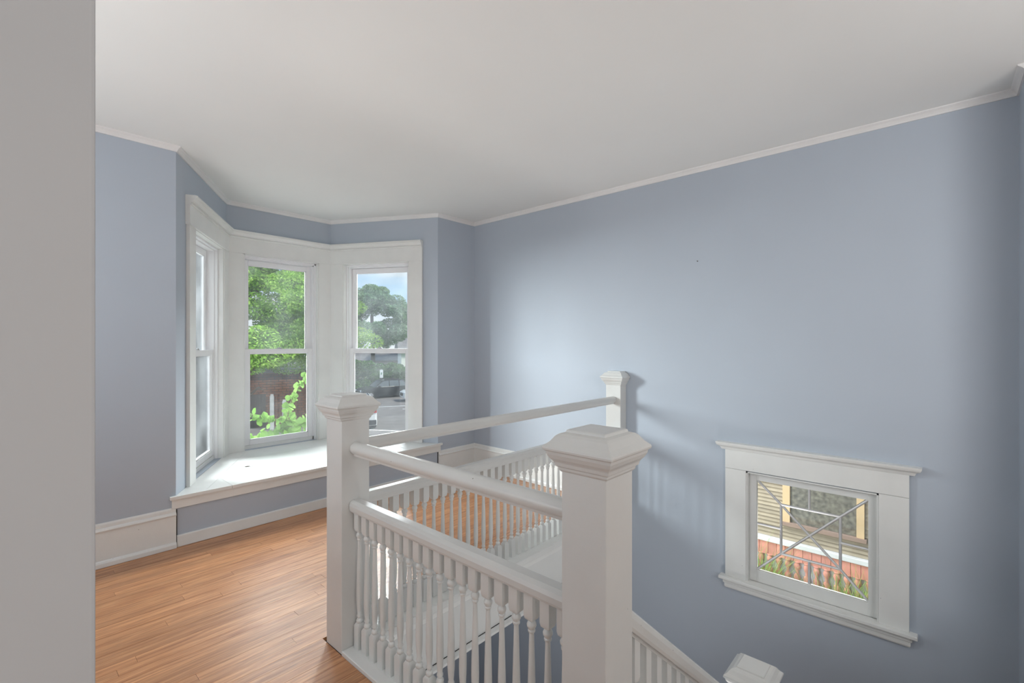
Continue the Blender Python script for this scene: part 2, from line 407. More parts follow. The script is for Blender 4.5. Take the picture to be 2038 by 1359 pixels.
# painted edge of the well: flat curb boards, fascia with mouldings
b = MB(); b.box(1.095, 1.262, 0.80, 2.06, -0.018, 0.017); b.build('curb_board', TRIM, floor, bevel=.003)
b = MB(); b.box(1.095, 1.262, -.325, 0.655, -0.018, 0.004); b.build('curb_board', TRIM, floor, bevel=.002)
b = MB(); b.box(1.24, XR - .002, 2.040, 2.205, -0.018, 0.015); b.build('curb_board', TRIM, floor, bevel=.004)
def fascia(ext):
    A, B, = ext
    pr = [(0, -.015), (.018, -.015), (.018, -.03), (.010, -.055), (.006, -.062), (.006, -.318), (.014, -.322), (.022, -.338), (.022, -.352), (.012, -.362), (0, -.362)]
    b = MB(); b.extrude(pr, A, B); return b.build('fascia', TRIM, floor)
fascia(((1.24, 2.062, 0), (XR - .002, 2.062, 0)))
fascia(((1.238, YE + .002, 0), (1.238, 2.06, 0)))
b = MB(); b.box(1.26, XR - .004, 2.0545, 2.058, -.318, -.3135); b.build('shadow_gap', DARK, floor)
b = MB(); b.box(1.24, XR - .002, 2.0625, 2.10, -.36, -.018); b.box(1.18, 1.237, YE, 2.06, -.36, -.12); b.build('fascia_backing', TRIM, floor)

# ------------------------------------------------------------------ bay windows
BAY = [(P0[0] + (P1[0]-P0[0]) * .19 / 1.336, P0[1] + (P1[1]-P0[1]) * .19 / 1.336), P1, P2, (P3[0] - (P3[0]-P2[0]) * .172 / 1.317, P3[1] + (P2[1]-P3[1]) * .172 / 1.317)]
HEAD = [(0, 2.347), (0.030, 2.347), (0.030, 2.492), (0, 2.492)]
FILL = [(0.0, 2.340), (0.034, 2.340), (0.034, 2.3475), (0.0, 2.3475)]
CROWN = [(0, 2.488), (0.038, 2.488), (0.042, 2.493), (0.042, 2.499), (0.036, 2.501), (0.036, 2.505), (0.050, 2.509), (0.053, 2.520), (0.064, 2.532), (0.072, 2.537), (0.072, 2.541), (0.080, 2.543), (0.080, 2.556), (0.070, 2.560), (0, 2.562)]
def bay_window(name, P, Q, s0, s1, idx, c0, c1, hazy):
    T, n = frame(P, Q)
    r = struct(name, T((s0 + s1) / 2, 0, ZS))
    # casings: flat boards each side
    for a, c in ((c0, s0), (s1, c1)):
        MB(T).box(a, c, 0, 0.026, ZS, 2.346).build('casing', TRIM, r, bevel=.002)
    path_trim(BAY, HEAD, idx).build('frieze_board', TRIM, r)
    path_trim(BAY, FILL, idx).build('fillet', TRIM, r)
    path_trim(BAY, CROWN, idx).build('cap_moulding', TRIM, r)
    # jamb lining, stop beads, stool
    j = MB(T)
    j.box(s0, s0 + .012, -TH, 0.018, ZS, ZH); j.box(s1 - .012, s1, -TH, 0.018, ZS, ZH); j.box(s0, s1, -TH, 0.018, ZH - .012, ZH); j.box(s0, s1, -TH - .03, -0.052, ZS - .02, ZS + .035)
    j.build('jamb', TRIM, r)
    st = MB(T)
    st.box(s0 + .012, s0 + .026, -.052, -.026, ZS, ZH - .012); st.box(s1 - .026, s1 - .012, -.052, -.026, ZS, ZH - .012); st.box(s0 + .012, s1 - .012, -.052, -.026, ZH - .028, ZH - .012)
    st.box(s0 + .012, s0 + .036, -.150, -.052, ZS, ZH - .012); st.box(s1 - .036, s1 - .012, -.150, -.052, ZS, ZH - .012); st.box(s0 + .012, s1 - .012, -.150, -.052, ZH - .040, ZH - .012)
    st.build('stop_bead', VINYL, r)
    a, c = s0 + .036, s1 - .036
    def sash(nm, d0, d1, z0, z1, bot, top, st_=.046):
        m = MB(T)
        m.box(a, a + st_, d0, d1, z0, z1); m.box(c - st_, c, d0, d1, z0, z1)
        m.box(a + st_, c - st_, d0, d1, z0, z0 + bot); m.box(a + st_, c - st_, d0, d1, z1 - top, z1)
        o = m.build(nm, VINYL, r, bevel=.003)
        g = MB(T); dm = (d0 + d1) / 2
        for q in ((a + st_, a + st_ + .008), (c - st_ - .008, c - st_)): g.box(q[0], q[1], dm - .009, dm + .009, z0 + bot, z1 - top)
        g.box(a + st_, c - st_, dm - .009, dm + .009, z0 + bot, z0 + bot + .008); g.box(a + st_, c - st_, dm - .009, dm + .009, z1 - top - .008, z1 - top)
        g.build('glazing_bead', VINYL, o)
        MB(T).box(a + st_, c - st_, dm - .002, dm + .002, z0 + bot, z1 - top).build('glass_pane', GLASSH if hazy else GLASS, o)
        return o
    up = sash('upper_sash', -.142, -.112, 1.345, ZH - .042, .030, .050)
    lo = sash('lower_sash', -.098, -.060, ZS + .036, 1.385, .050, .046)
    l = MB(T); m_ = (a + c) / 2
    l.box(m_ - .028, m_ + .028, -.094, -.070, 1.385, 1.391); l.box(m_ - .014, m_ + .018, -.096, -.074, 1.391, 1.401)
    l.build('sash_lock', METAL, lo, bevel=.002)
    return r
bay_window('window_1', P0, P1, WL[0], WL[1], 0, 0.205, 1.336 - .010, False)
bay_window('window_2', P1, P2, WM[0], WM[1], 1, 0.014, 1.069 - .014, False)
bay_window('window_3', P2, P3, WR[0], WR[1], 2, 0.014, 1.143, True)

# ------------------------------------------------------------------ window seat
seat = thing('window_seat', 'white painted plank window seat filling the bay below its three windows', 'window seat', (2.07, YB, 0.28))
zs0, zs1 = 0.343, 0.365
def clipy(y):   # X limits of the bay at depth y
    t = (y - YB) / (YBAY - YB)
    t = max(t, 0)
    return P0[0] + (P1[0] - P0[0]) * t, P3[0] + (P2[0] - P3[0]) * t
SB = .165       # width of the boards running along the side walls
def inner(y):
    a, c = clipy(y); return a + SB / math.cos(R(30)), c - SB / math.cos(R(30))
g = .0012
def sboard(y0, y1, x0=None, x1=None):
    a0, c0 = inner(y0); a1, c1 = inner(y1)
    p = [(a0 + g, y0 + g), (c0 - g, y0 + g), (c1 - g, y1 - g), (a1 + g, y1 - g)]
    if x0 is not None: p[0] = (x0, y0 + g); p[3] = (max(x0, a1 + g), y1 - g)
    if x1 is not None: p[1] = (x1, y0 + g); p[2] = (min(x1, c1 - g), y1 - g)
    b = MB(); b.prism(p, zs0, zs1); b.build('seat_board', TRIM, seat, bevel=.0012)
# front strip with square nose, in three lengths, then boards across, then two boards along the side walls
K = SB / math.cos(R(30))
yl = lambda x: YB + (x - P0[0] - K) / (P1[0] - P0[0]) * (YBAY - YB)       # where the left side board's edge passes x
yr = lambda x: YB + (P3[0] - K - x) / (P3[0] - P2[0]) * (YBAY - YB)
YM = YB + .455
polys = [[(.846, YB - .03), (1.236, YB - .03), (1.236, yl(1.236) - g), (P0[0] + K + g, YB + .0015), (.846, YB + .0015)],
         [(1.239, YB - .03), (2.860, YB - .03), (2.860, yr(2.860) - g), (inner(YM)[1] - g, YM), (inner(YM)[0] + g, YM), (1.239, yl(1.239) - g)],
         [(2.863, YB - .03), (3.290, YB - .03), (3.290, YB + .0015), (P3[0] - K - g, YB + .0015), (2.863, yr(2.863) - g)]]
for poly in polys:
    b = MB(); b.prism(poly, zs0, zs1); b.build('seat_board', TRIM, seat)
sboard(YB + .458, YB + .80); sboard(YB + .80, YBAY - .004)
for s_, (PA, PB) in ((1, (P0, P1)), (-1, (P3, P2))):
    o = SB / math.cos(R(30)) * s_
    poly = [(PA[0] + .003 * s_, PA[1] + .002), (PA[0] + o - g * s_, PA[1] + .002), (PB[0] + o - g * s_, PB[1] - .003), (PB[0] + .003 * s_, PB[1] - .003)]
    b = MB(); b.prism(poly, zs0, zs1); b.build('seat_board', TRIM, seat)
b = MB(); b.box(.858, 3.276, YB - .014, YB - .001, .276, .342); b.build('apron', TRIM, seat, bevel=.0015)
b = MB(); b.box(.862, 3.272, YB - .012, YB - .0015, .342, .3435); b.build('shadow_gap', DARK, seat)
# a dead moth lying on the boards
mo = thing('moth', 'small dead brown moth lying on the white boards of the window seat', 'moth', (1.508, 4.487, .3652))
br = simple('moth_brown', (.12, .09, .06), .8)
MB().rings([[(1.508 + math.cos(.5) * t + .004 * r * math.cos(q), 4.487 - .3 * t + .004 * r * math.sin(q), .369 + .003 * r * math.sin(q * 1.0)) for q in [k * math.pi / 3 for k in range(6)]] for t, r in ((-.018, .3), (-.008, 1), (.006, 1), (.018, .4))]).build('body', br, mo)
b = MB(); b.add([(1.505, 4.488, .368), (1.478, 4.500, .376), (1.480, 4.515, .374), (1.503, 4.506, .367), (1.505, 4.488, .3665)], [(0, 1, 2, 3), (4, 3, 2, 1)]); b.build('wing', br, mo)
b = MB(); b.add([(1.510, 4.487, .368), (1.535, 4.472, .375), (1.541, 4.487, .371), (1.516, 4.498, .367), (1.51, 4.487, .3665)], [(0, 1, 2, 3), (4, 3, 2, 1)]); b.build('wing', simple('moth_wing', (.30, .26, .16), .8), mo)

# ------------------------------------------------------------------ small leaded window in the right wall
PR, QR = (XR, YB), (XR, YE)                    # s = YB - y
T, _ = frame(PR, QR)
def Y(y): return YB - y
w4 = struct('window_4', (XR, .675, wz0))
for a, c in ((1.213, wy1), (wy0, .137)):
    MB(T).box(Y(a), Y(c), 0, .020, -.320, .498).build('casing', TRIM, w4, bevel=.0015)
MB(T).box(Y(1.213), Y(.137), 0, .022, .500, .640).build('frieze_board', TRIM, w4, bevel=.0015)
cap = MB(T)
prof = [(0.022, .640), (0.026, .642), (0.034, .660), (0.052, .672), (0.058, .684), (0.060, .694), (0.0, .697)]
def capring(extra0, extra1):
    pass
# cap moulding with mitred returns at both ends
A, C = Y(1.213), Y(.137)
path = [(A, 0), (A, .0001), (C, .0001), (C, 0)]
rings = []
for d, z in [(0.0, .640)] + prof[:-1] + [(.060, .697)]:
    rings.append([T(A - d, 0, z), T(A - d, d + .0005, z), T(C + d, d + .0005, z), T(C + d, 0, z)])
MB().rings(rings).build('cap_moulding', TRIM, w4)
rings = []
for d, z in [(0.020, -.410), (.024, -.400), (.024, -.378), (.032, -.372), (.032, -.350), (.036, -.346), (.040, -.343)]:
    rings.append([T(A - d + .018, 0, z), T(A - d + .018, d, z), T(C + d - .018, d, z), T(C + d - .018, 0, z)])
MB().rings(rings).build('apron', TRIM, w4)
MB(T).box(A - .040, C + .040, -.02, .058, -.343, -.320).build('stool', TRIM, w4, bevel=.004)
MB(T).box(Y(wy1), Y(wy0), -.16, -.02, -.345, -.326).build('sill', TRIM, w4)
j = MB(T); j.box(Y(wy1), Y(wy1) + .010, -.16, .012, wz0, wz1); j.box(Y(wy0) - .010, Y(wy0), -.16, .012, wz0, wz1); j.box(Y(wy1), Y(wy0), -.16, .012, wz1 - .008, wz1)
j.build('jamb', TRIM, w4)
oy1, oy0, oz0, oz1 = 1.0085, .343, -.237, .428
sy1, sy0, sz0, sz1 = wy1 - .011, wy0 + .011, wz0 + .012, wz1 - .009
sd0, sd1 = -.072, -.036
sm = MB(T); sm.box(Y(sy1), Y(oy1), sd0, sd1, sz0, sz1); sm.box(Y(oy0), Y(sy0), sd0, sd1, sz0, sz1)
sm.box(Y(oy1), Y(oy0), sd0, sd1, sz0, oz0); sm.box(Y(oy1), Y(oy0), sd0, sd1, oz1, sz1)
sh = sm.build('sash', TRIM, w4, bevel=.0015)
gd = -.056
iy1, iy0, iz0, iz1 = .850, .495, -.076, .279
my, mz = .6745, .103
OC = {'tl': (oy1, oz1), 'tr': (oy0, oz1), 'bl': (oy1, oz0), 'br': (oy0, oz0)}
IC = {'tl': (iy1, iz1), 'tr': (iy0, iz1), 'bl': (iy1, iz0), 'br': (iy0, iz0)}
def came(p, q, w=.0088):
    a = Vector((p[0], p[1])); c = Vector((q[0], q[1])); t = (c - a).normalized(); nn = Vector((-t.y, t.x))
    rr = []
    for e in (a, c):
        rr.append([T(Y((e + nn * u).x), gd + d, (e + nn * u).y) for u, d in ((-w, 0), (-w * .6, .007), (0, .009), (w * .6, .007), (w, 0), (w * .6, -.007), (-w * .6, -.007))])
    MB().rings(rr).build('came', LEAD, sh)
for k in OC: came(OC[k], IC[k])
came(IC['tl'], IC['tr']); came(IC['tr'], IC['br']); came(IC['br'], IC['bl']); came(IC['bl'], IC['tl'])
came(IC['tl'], IC['br']); came(IC['tr'], IC['bl'])
came((my, oz1), (my, iz1)); came((my, iz0), (my, oz0)); came((oy1, mz), (iy1, mz)); came((iy0, mz), (oy0, mz))
def pane(poly):
    rr = [[T(Y(a), gd + d, z) for a, z in poly] for d in (-.0015, .0015)]
    MB().rings(rr).build('glass_pane', GLASSL, sh)
cx = (my, mz)
pane([IC['tl'], IC['tr'], cx]); pane([IC['tr'], IC['br'], cx]); pane([IC['br'], IC['bl'], cx]); pane([IC['bl'], IC['tl'], cx])
pane([OC['tl'], (my, oz1), (my, iz1), IC['tl']]); pane([(my, oz1), OC['tr'], IC['tr'], (my, iz1)])
pane([OC['bl'], (my, oz0), (my, iz0), IC['bl']]); pane([(my, oz0), OC['br'], IC['br'], (my, iz0)])
pane([OC['tl'], (oy1, mz), (iy1, mz), IC['tl']]); pane([(oy1, mz), OC['bl'], IC['bl'], (iy1, mz)])
pane([OC['tr'], (oy0, mz), (iy0, mz), IC['tr']]); pane([(oy0, mz), OC['br'], IC['br'], (iy0, mz)])
# nail left in the right wall
b = MB(); b.lathe([(.004, 0), (.004, .004), (.0015, .005), (.0015, .02)], n=8)
b.v = [(XR - z_, 1.43 + x_, 2.20 + y_ - .1) for x_, y_, z_ in b.v]
nl = b.build('nail', simple('rusty_nail', (.08, .06, .05), .7, metal=.5)); tag(nl, 'small dark nail sticking out of the blue wall above the leaded window', 'nail')

# ------------------------------------------------------------------ newel posts
NW = .0725
def newel(name, cx_, cy_, zb, zt, label, half=False, group=None):
    t = thing(name, label, 'newel post', (cx_, cy_, zb), group)
    def P_(prof, nm, bev=0.0):
        rr = []
        for r, z in prof:
            x1 = (XR - .002 - cx_) if half else r
            rr.append([(cx_ - r, cy_ - r, z), (cx_ + x1, cy_ - r, z), (cx_ + x1, cy_ + r, z), (cx_ - r, cy_ + r, z)])
        return MB().rings(rr).build(nm, RAILP, t, bevel=bev)
    P_([(NW, zb), (NW, zt - .10)], 'shaft', .003)
    P_([(NW + .001, zt - .120), (NW + .006, zt - .114), (NW + .007, zt - .107), (NW + .013, zt - .103), (NW + .015, zt - .094), (NW + .017, zt - .090), (NW + .025, zt - .081), (NW + .031, zt - .069), (NW + .033, zt - .058)], 'neck_moulding')
    P_([(NW + .034, zt - .060), (NW + .0390, zt - .056), (NW + .0400, zt - .051), (NW + .0385, zt - .046), (NW + .033, zt - .041), (NW + .025, zt - .034), (NW + .019, zt - .026), (NW + .013, zt - .0175), (NW + .005, zt - .0115), (NW - .004, zt - .0090), (NW - .0085, zt - .0080), (NW - .0100, zt - .002), (NW - .013, zt)], 'cap')
    return t
NAX, NAY = 1.1675, 2.1325     # far (left) newel centre
NBX, NBY = 1.1675, 0.7275     # near newel centre
newel('newel_post', NAX, NAY, 0, 1.203, 'white square newel post with flat moulded cap at the corner by the bay windows')
newel('newel_post', NBX, NBY, -.36, 1.203, 'white square newel post with large moulded cap nearest the camera, at the stair head')
newel('newel_post', 3.757, NAY, 0, 1.198, 'white half newel post with moulded cap standing against the blue wall', half=True)
newel('newel_post', 2.600, 0.700, -1.365, -.185, 'low white newel post at the stair landing below the leaded window')

# ------------------------------------------------------------------ balustrades
UZ = .950
def upper_rail(A, B, par):
    n = 20; pr = []
    for k in range(n):
        q = 2 * math.pi * k / n; pr.append((.033 * math.cos(q), .029 * math.sin(q)))
    pr = [(a, c if c > -.018 or abs(a) > .03 else c) for a, c in pr]
    b = MB(); b.extrude(pr, A, B); o = b.build('guard_rail', RAILP, par, auto=40)
    b = MB(); b.extrude([(-.012, -.036), (.012, -.036), (.014, -.026), (-.014, -.026)], A, B); b.build('fillet', RAILP, o)
    return o
RP = [(-.030, .655), (.030, .655), (.034, .664), (.036, .684), (.032, .698), (.018, .707), (-.018, .707), (-.032, .698), (-.036, .684), (-.034, .664)]
def lower_rail(A, B, par):
    b = MB(); b.extrude(RP, A, B); o = b.build('handrail', RAILP, par)
    b = MB(); b.extrude([(-.019, .649), (.019, .649), (.019, .656), (-.019, .656)], A, B); b.build('fillet', RAILP, o)
    return o
def baluster_mesh(h, zb=0.0, btop=.135, necktop=.542, cut=0.0):
    """square blocks at both ends, turned vase between; built at x=y=0"""
    w = .0185
    b = MB(); b.sq([(w, zb), (w, btop - .012), (w * .62, btop)])
    k = necktop
    b.lathe([(.010, btop - .002), (.0145, btop + .003), (.0155, btop + .010), (.0135, btop + .017), (.0085, btop + .021), (.0085, btop + .026), (.0125, btop + .030), (.0125, btop + .036),
             (.0095, btop + .042), (.0115, btop + .060), (.0140, btop + .095), (.0145, btop + .130), (.0135, btop + .19), (.0110, btop + .28), (.0085, k - .035), (.0080, k - .022), (.0120, k - .018), (.0125, k - .013),
             (.0100, k - .010), (.0155, k), (.0160, k + .006), (.0130, k + .013), (.0090, k + .018), (.0105, k + .024)], n=12)
    b.sq([(w * .50, k + .018), (w * .85, k + .024), (w, k + .036), (w, h)])
    return b
bproto = None
def first_baluster(x, y, par, b):
    b.v = [(vx + x, vy + y, vz) for vx, vy, vz in b.v]
    o = b.build('baluster', BALM, par, auto=35)
    return o
def rail_group(label, A, B, pts, origin):
    t = thing('balustrade', label, 'balustrade', origin)
    ur = upper_rail((A[0], A[1], UZ), (B[0], B[1], UZ), t)
    lower_rail((A[0], A[1], 0), (B[0], B[1], 0), t)
    global bproto
    for x, y in pts:
        if bproto is None: bproto = first_baluster(x, y, t, baluster_mesh(.650, .0165))
        else: copy_part(bproto, (x, y, .0165), t)
    return t
SP = .0658
near_pts = [(1.167, 2.024 - SP * k) for k in range(19)]
rail_group('white balustrade with rounded top rail between the bay-side newel and the near newel', (1.1675, 2.058), (1.1675, .802), near_pts, (1.1675, 1.43, 0))
nx = int((3.68 - 1.285) / SP) + 1
far_pts = [(1.298 + SP * k, 2.1325) for k in range(36)]
rail_group('long white balustrade running across to the half newel on the blue wall', (1.242, 2.1325), (3.682, 2.1325), far_pts, (2.46, 2.1325, 0))

# ------------------------------------------------------------------ stairs down from the near newel to the landing
RUN, RISE = .238, .195
stair = thing('staircase', 'white and oak staircase dropping from the near newel towards the leaded window', 'staircase', (1.26, .15, -1.365))
for k in range(7):
    x = 1.262 + RUN * k
    b = MB(); b.box(x - .002, x + .016, YE + .002, .64, -RISE * (k + 1) + .0, -RISE * k - .028 if k else -.02); b.build('riser', TRIM, stair)
    if k < 6:
        b = MB(); b.box(x - .004, x + RUN + .022, YE + .002, .655, -RISE * (k + 1) - .026, -RISE * (k + 1)); b.build('tread', OAK, stair, bevel=.004)
# side string, stepped under the treads
pl = [(1.262, -.362)]
b = MB()
prof = []
sl = RISE / RUN
rr = []
for yv in (.640, .672):
    rr.append([(1.264, yv, -.36), (1.264, yv, .0), (1.30, yv, .0), (2.526, yv, -sl * (2.526 - 1.30)), (2.526, yv, -1.36), (2.30, yv, -1.36)])
MB().rings(rr).build('string', TRIM, stair)
b = MB(); b.box(1.262, XR - .002, YE + .002, .64, LOW + .01, LOW + .02)
# landing
b = MB(); b.box(2.69, XR - .002, YE + .002, .80, -1.52, -1.365); ld = b.build('landing', OAK, kind='structure')
flight = thing('staircase', 'lower flight of stairs running on from the landing along the blue wall under the floor', 'staircase', (3.24, 1.9, LOW))
for k in range(9):
    yy = .802 + RUN * k
    b = MB(); b.box(2.70, XR - .004, yy, yy + .018, -1.365 - RISE * (k + 1), -1.365 - RISE * k - (.028 if k else .0)); b.build('riser', TRIM, flight)
    b = MB(); b.box(2.70, XR - .004, yy - .004, yy + RUN + .020, -1.365 - RISE * (k + 1) - .026, -1.365 - RISE * (k + 1)); b.build('tread', OAK, flight, bevel=.004)
stair2 = thing('balustrade', 'sloping white stair balustrade going down from the near newel to the landing newel', 'balustrade', (1.9, .7275, -.7))
ax0, ax1 = 1.242, 2.528
def zr(x): return .700 - .820 * (x - 1.24)
rr = []
for x in (ax0, ax1):
    rr.append([(x, .7275 + a, zr(x) + (z - .707) * 1.32) for a, z in RP])
MB().rings(rr).build('handrail', RAILP, stair2)
rr = []
for x in (ax0, ax1):
    rr.append([(x, .7275 + a, zr(x) - .070 + z) for a, z in ((-.019, -.012), (.019, -.012), (.019, .003), (-.019, .003))])
MB().rings(rr).build('fillet', RAILP, stair2)
rr = []
for x in (ax0 + .03, ax1):
    rr.append([(x, yv, zr(x) - .800 + z) for yv, z in ((.674, 0), (.674, .06), (.790, .06), (.790, 0))])
MB().rings(rr).build('shoe_rail', TRIM, stair2)
x = 1.298
k = 0
while x < 2.51:
    zb = zr(x) - .742; zt = zr(x) - .076
    b = MB(); w = .0175
    kk = zb + .50; bt = zb + .135
    b.rings([[(x - w, .7275 - w, zb - .0), (x + w, .7275 - w, zb - .0), (x + w, .7275 + w, zb), (x - w, .7275 + w, zb)], [(x - w, .7275 - w, bt), (x + w, .7275 - w, bt), (x + w, .7275 + w, bt), (x - w, .7275 + w, bt)]])
    b.lathe([(.010, bt - .002), (.0155, bt + .008), (.0085, bt + .022), (.0125, bt + .032), (.0095, bt + .042), (.0145, bt + .12), (.0110, bt + .24), (.0080, kk - .022), (.0125, kk - .014), (.0100, kk - .010), (.0160, kk + .004), (.0090, kk + .018), (.0105, kk + .024)], cx=x, cy=.7275, n=12)
    b.sq([(w * .50, kk + .018), (w * .85, kk + .024), (w - .0002, kk + .036), (w - .0002, kk + .05)], cx=x, cy=.7275)
    b.rings([[(x - w, .7275 - w, kk + .037), (x + w, .7275 - w, kk + .037), (x + w, .7275 + w, kk + .037), (x - w, .7275 + w, kk + .037)], [(x - w, .7275 - w, zt + .82 * w), (x + w, .7275 - w, zt - .82 * w), (x + w, .7275 + w, zt - .82 * w), (x - w, .7275 + w, zt + .82 * w)]])
    b.build('baluster', BALM, stair2, auto=35)
    x += .0793

# ================================================================== OUTSIDE
GZ = -3.6
ASPH = simple('asphalt', (.20, .18, .168), .85, var=.12, scale=1.3, bump=.3, bscale=30)
GRASS = simple('verge_grass', (.16, .24, .08), .9, var=.3, scale=2)
b = MB(); b.box(-60, 130, -40, 160, GZ - .3, GZ); gr = b.build('ground', ASPH, kind='structure')
LINE = simple('road_paint', (.75, .75, .73), .7, var=.08, scale=6)
def road_line(c, az, ln, w, lab):
    a = R(az); t = Vector((math.cos(a), math.sin(a))); n_ = Vector((-t.y, t.x)); c = Vector(c)
    poly = [c - t * ln / 2 - n_ * w / 2, c + t * ln / 2 - n_ * w / 2, c + t * ln / 2 + n_ * w / 2, c - t * ln / 2 + n_ * w / 2]
    b = MB(); b.prism([tuple(p) for p in poly], GZ - .02, GZ + .012); b.build('parking_line', LINE, gr)
road_line((22.0, 31.9), 152, 3.4, .14, ''); road_line((22.4, 29.6), 152, 3.0, .14, '')
# grass verge and kerb behind the parked cars
b = MB(); b.prism([(8, 50), (44, 36.5), (52, 58), (14, 72)], GZ - .02, GZ + .10); vg = b.build('verge', GRASS, kind='structure')

def foliage(name, m, blobs, n, size, parent, seed=1, aspect=.5, kind='stuff', droop=.25):
    rnd = random.Random(seed); b = MB(); tot = sum(q[3] * q[4] for q in blobs)
    V = []; F = []
    for (x, y, z, rx, rz) in blobs:
        cnt = int(n * rx * rz / tot)
        for _ in range(cnt):
            while True:
                u = [rnd.uniform(-1, 1) for _ in range(3)]
                l = math.sqrt(sum(q * q for q in u))
                if .05 < l < 1: break
            r = (l ** .35) / l
            p = Vector((x + u[0] * r * rx, y + u[1] * r * rx, z + u[2] * r * rz))
            d = Vector((rnd.gauss(0, 1), rnd.gauss(0, 1), rnd.gauss(0, .5) - droop)).normalized()
            s_ = d.cross(Vector((rnd.gauss(0, .5), rnd.gauss(0, .5), 1))).normalized()
            L_ = size * rnd.uniform(.6, 1.3); o = len(V)
            V += [tuple(p - d * L_ * .5), tuple(p + s_ * L_ * aspect * .5), tuple(p + d * L_ * .5), tuple(p - s_ * L_ * aspect * .5)]
            F.append((o, o + 1, o + 2, o + 3))
    b.v = V; b.f = F
    return b.build(name, m, parent, kind=kind)
LEAF1 = leafy('tree_leaves', (.09, .20, .03), (.30, .52, .09), (.68, .84, .28), .45)
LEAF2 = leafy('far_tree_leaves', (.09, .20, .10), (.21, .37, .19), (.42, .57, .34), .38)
LEAF3 = leafy('shrub_leaves', (.03, .09, .02), (.08, .20, .05), (.16, .32, .09), .3)
VINEM = leafy('vine_leaves', (.05, .14, .02), (.16, .30, .06), (.36, .47, .17), .3)
BARK = simple('bark', (.11, .085, .065), .9, var=.3, scale=6, bump=.5, bscale=12)

# tree that fills the middle window
tr = thing('tree', 'big bright green leafy tree close outside the middle bay window', 'tree', (4.7, 15.9, GZ))
rnd = random.Random(3)
MB().tube([(4.7, 15.9, GZ), (4.65, 15.9, -1), (4.8, 15.7, .8), (5.1, 15.5, 3.0), (5.3, 15.3, 5.2)], [.34, .27, .22, .15, .05], 10).build('trunk', BARK, tr, smooth=True)
bb = MB()
for k in range(26):
    z0 = rnd.uniform(-.4, 4.2); a = rnd.uniform(0, 6.28); L_ = rnd.uniform(1.6, 3.2)
    p = [(5.1, 15.5, z0)]
    for q in range(1, 5):
        f_ = q / 4; p.append((5.1 + math.cos(a) * L_ * f_ + rnd.gauss(0, .1), 15.4 + math.sin(a) * L_ * f_ + rnd.gauss(0, .1), z0 + L_ * (.55 * f_ - .25 * f_ * f_) + rnd.gauss(0, .06)))
    bb.tube(p, [.07, .05, .035, .022, .008], 5)
o = bb.build('branch', BARK, tr, kind='stuff')
blobs = []
for k in range(250):
    a = rnd.uniform(0, 6.28); z = .55 + 4.4 * rnd.random() ** .9; rr_ = (3.7 if z < 3.0 else 3.7 - (z - 3.0) * 1.35) * math.sqrt(rnd.uniform(.15, 1))
    blobs.append((5.0 + math.cos(a) * rr_ * .92, 15.5 + math.sin(a) * rr_, z, rnd.uniform(.45, .8), rnd.uniform(.22, .36)))
foliage('foliage', LEAF1, blobs, 230000, .092, tr, 5)
# dark brick garage behind the tree
BRICK = simple('dark_red_brick', (.17, .075, .045), .9, var=.25, scale=2.5, rnd=True)
MORT = simple('mortar', (.07, .055, .045), .95)
bk = thing('brick_building', 'dark red brick outbuilding behind the big tree', 'building', (10.5, 31, GZ))
cu = Vector((-.42, .9075)).normalized(); 
A_ = Vector((14.0, 28.6)); t_ = Vector((-.93, .37)).normalized(); n_ = Vector((t_.y, -t_.x)) * -1
def TB(s, d, z): q = A_ + t_ * s - Vector((-t_.y, t_.x)) * (-d); return (q.x, q.y, z)
MB(TB).box(0, 9, -5, -.02, GZ, -.35).build('wall', MORT, bk)
bw = MB(TB)
zr_ = GZ + .01; r_ = 0
while zr_ < -.4:
    s = (-.2 if r_ % 2 else 0)
    while s < 9: bw.box(max(s, 0) + .01, min(s + .40, 9) - .01, -.04, .0, zr_ + .01, zr_ + .13); s += .42
    zr_ += .15; r_ += 1
bw.build('brickwork', BRICK, bk, kind='stuff')
MB(TB).box(-.2, 9.2, -5.2, .25, -.35, -.15).build('roof', simple('tar_roof', (.05, .05, .05), .9), bk)
PALE = simple('weathered_post', (.52, .52, .50), .8, var=.2, scale=3)
MB(TB).box(3.2, 4.6, -.06, .03, GZ, -1.6).build('door', simple('dark_door', (.06, .045, .04), .8), bk)
for i, (s, zt) in enumerate(((2.1, -1.9), (2.75, -1.55))):
    b = MB(TB); b.box(s, s + .22, .8, .95, GZ, zt - .1); b.box(s + .03, s + .19, .83, .92, zt - .1, zt)
    tag(b.build('post', PALE), ['short', 'tall'][i] + 'er pale post in front of the dark brick outbuilding', 'post', None)

# climbing vine outside the middle window
vine = thing('climbing_vine', 'bright green vine with round leaves climbing outside the middle window', 'vine', (2.35, 5.78, -.2))
VS = simple('vine_stem', (.14, .16, .05), .8)
def VP(u, v, k=5.7):       # point on a sheet 5.7 m out, given as fractions of the lower pane (0..1, 0..1 upward)
    return Vector((1.93 + u * .60, 5.92 - u * .32, .30 + v * .95))
br1 = [VP(-.1, .36), VP(.15, .34), VP(.35, .27), VP(.6, .27), VP(.85, .22), VP(1.1, .25)]
br2 = [VP(.62, .1), VP(.70, .30), VP(.74, .45), VP(.83, .60), VP(.95, .70), VP(1.03, .84)]
br3 = [VP(-.1, -.02), VP(.2, .0), VP(.45, .08), VP(.65, .17), VP(.9, .18), VP(1.12, .28)]
br4 = [Vector((2.35, 5.62, GZ)), Vector((2.40, 5.70, -2.2)), Vector((2.28, 5.66, -.9)), VP(.65, -.3), VP(.62, .1)]
MB().tube(br4, [.018, .014, .010, .008, .006], 6).build('stem', VS, vine, smooth=True)
for p in (br1, br2, br3): MB().tube(p, [.006, .006, .005, .005, .004, .003], 6).build('stem', VS, vine, smooth=True)
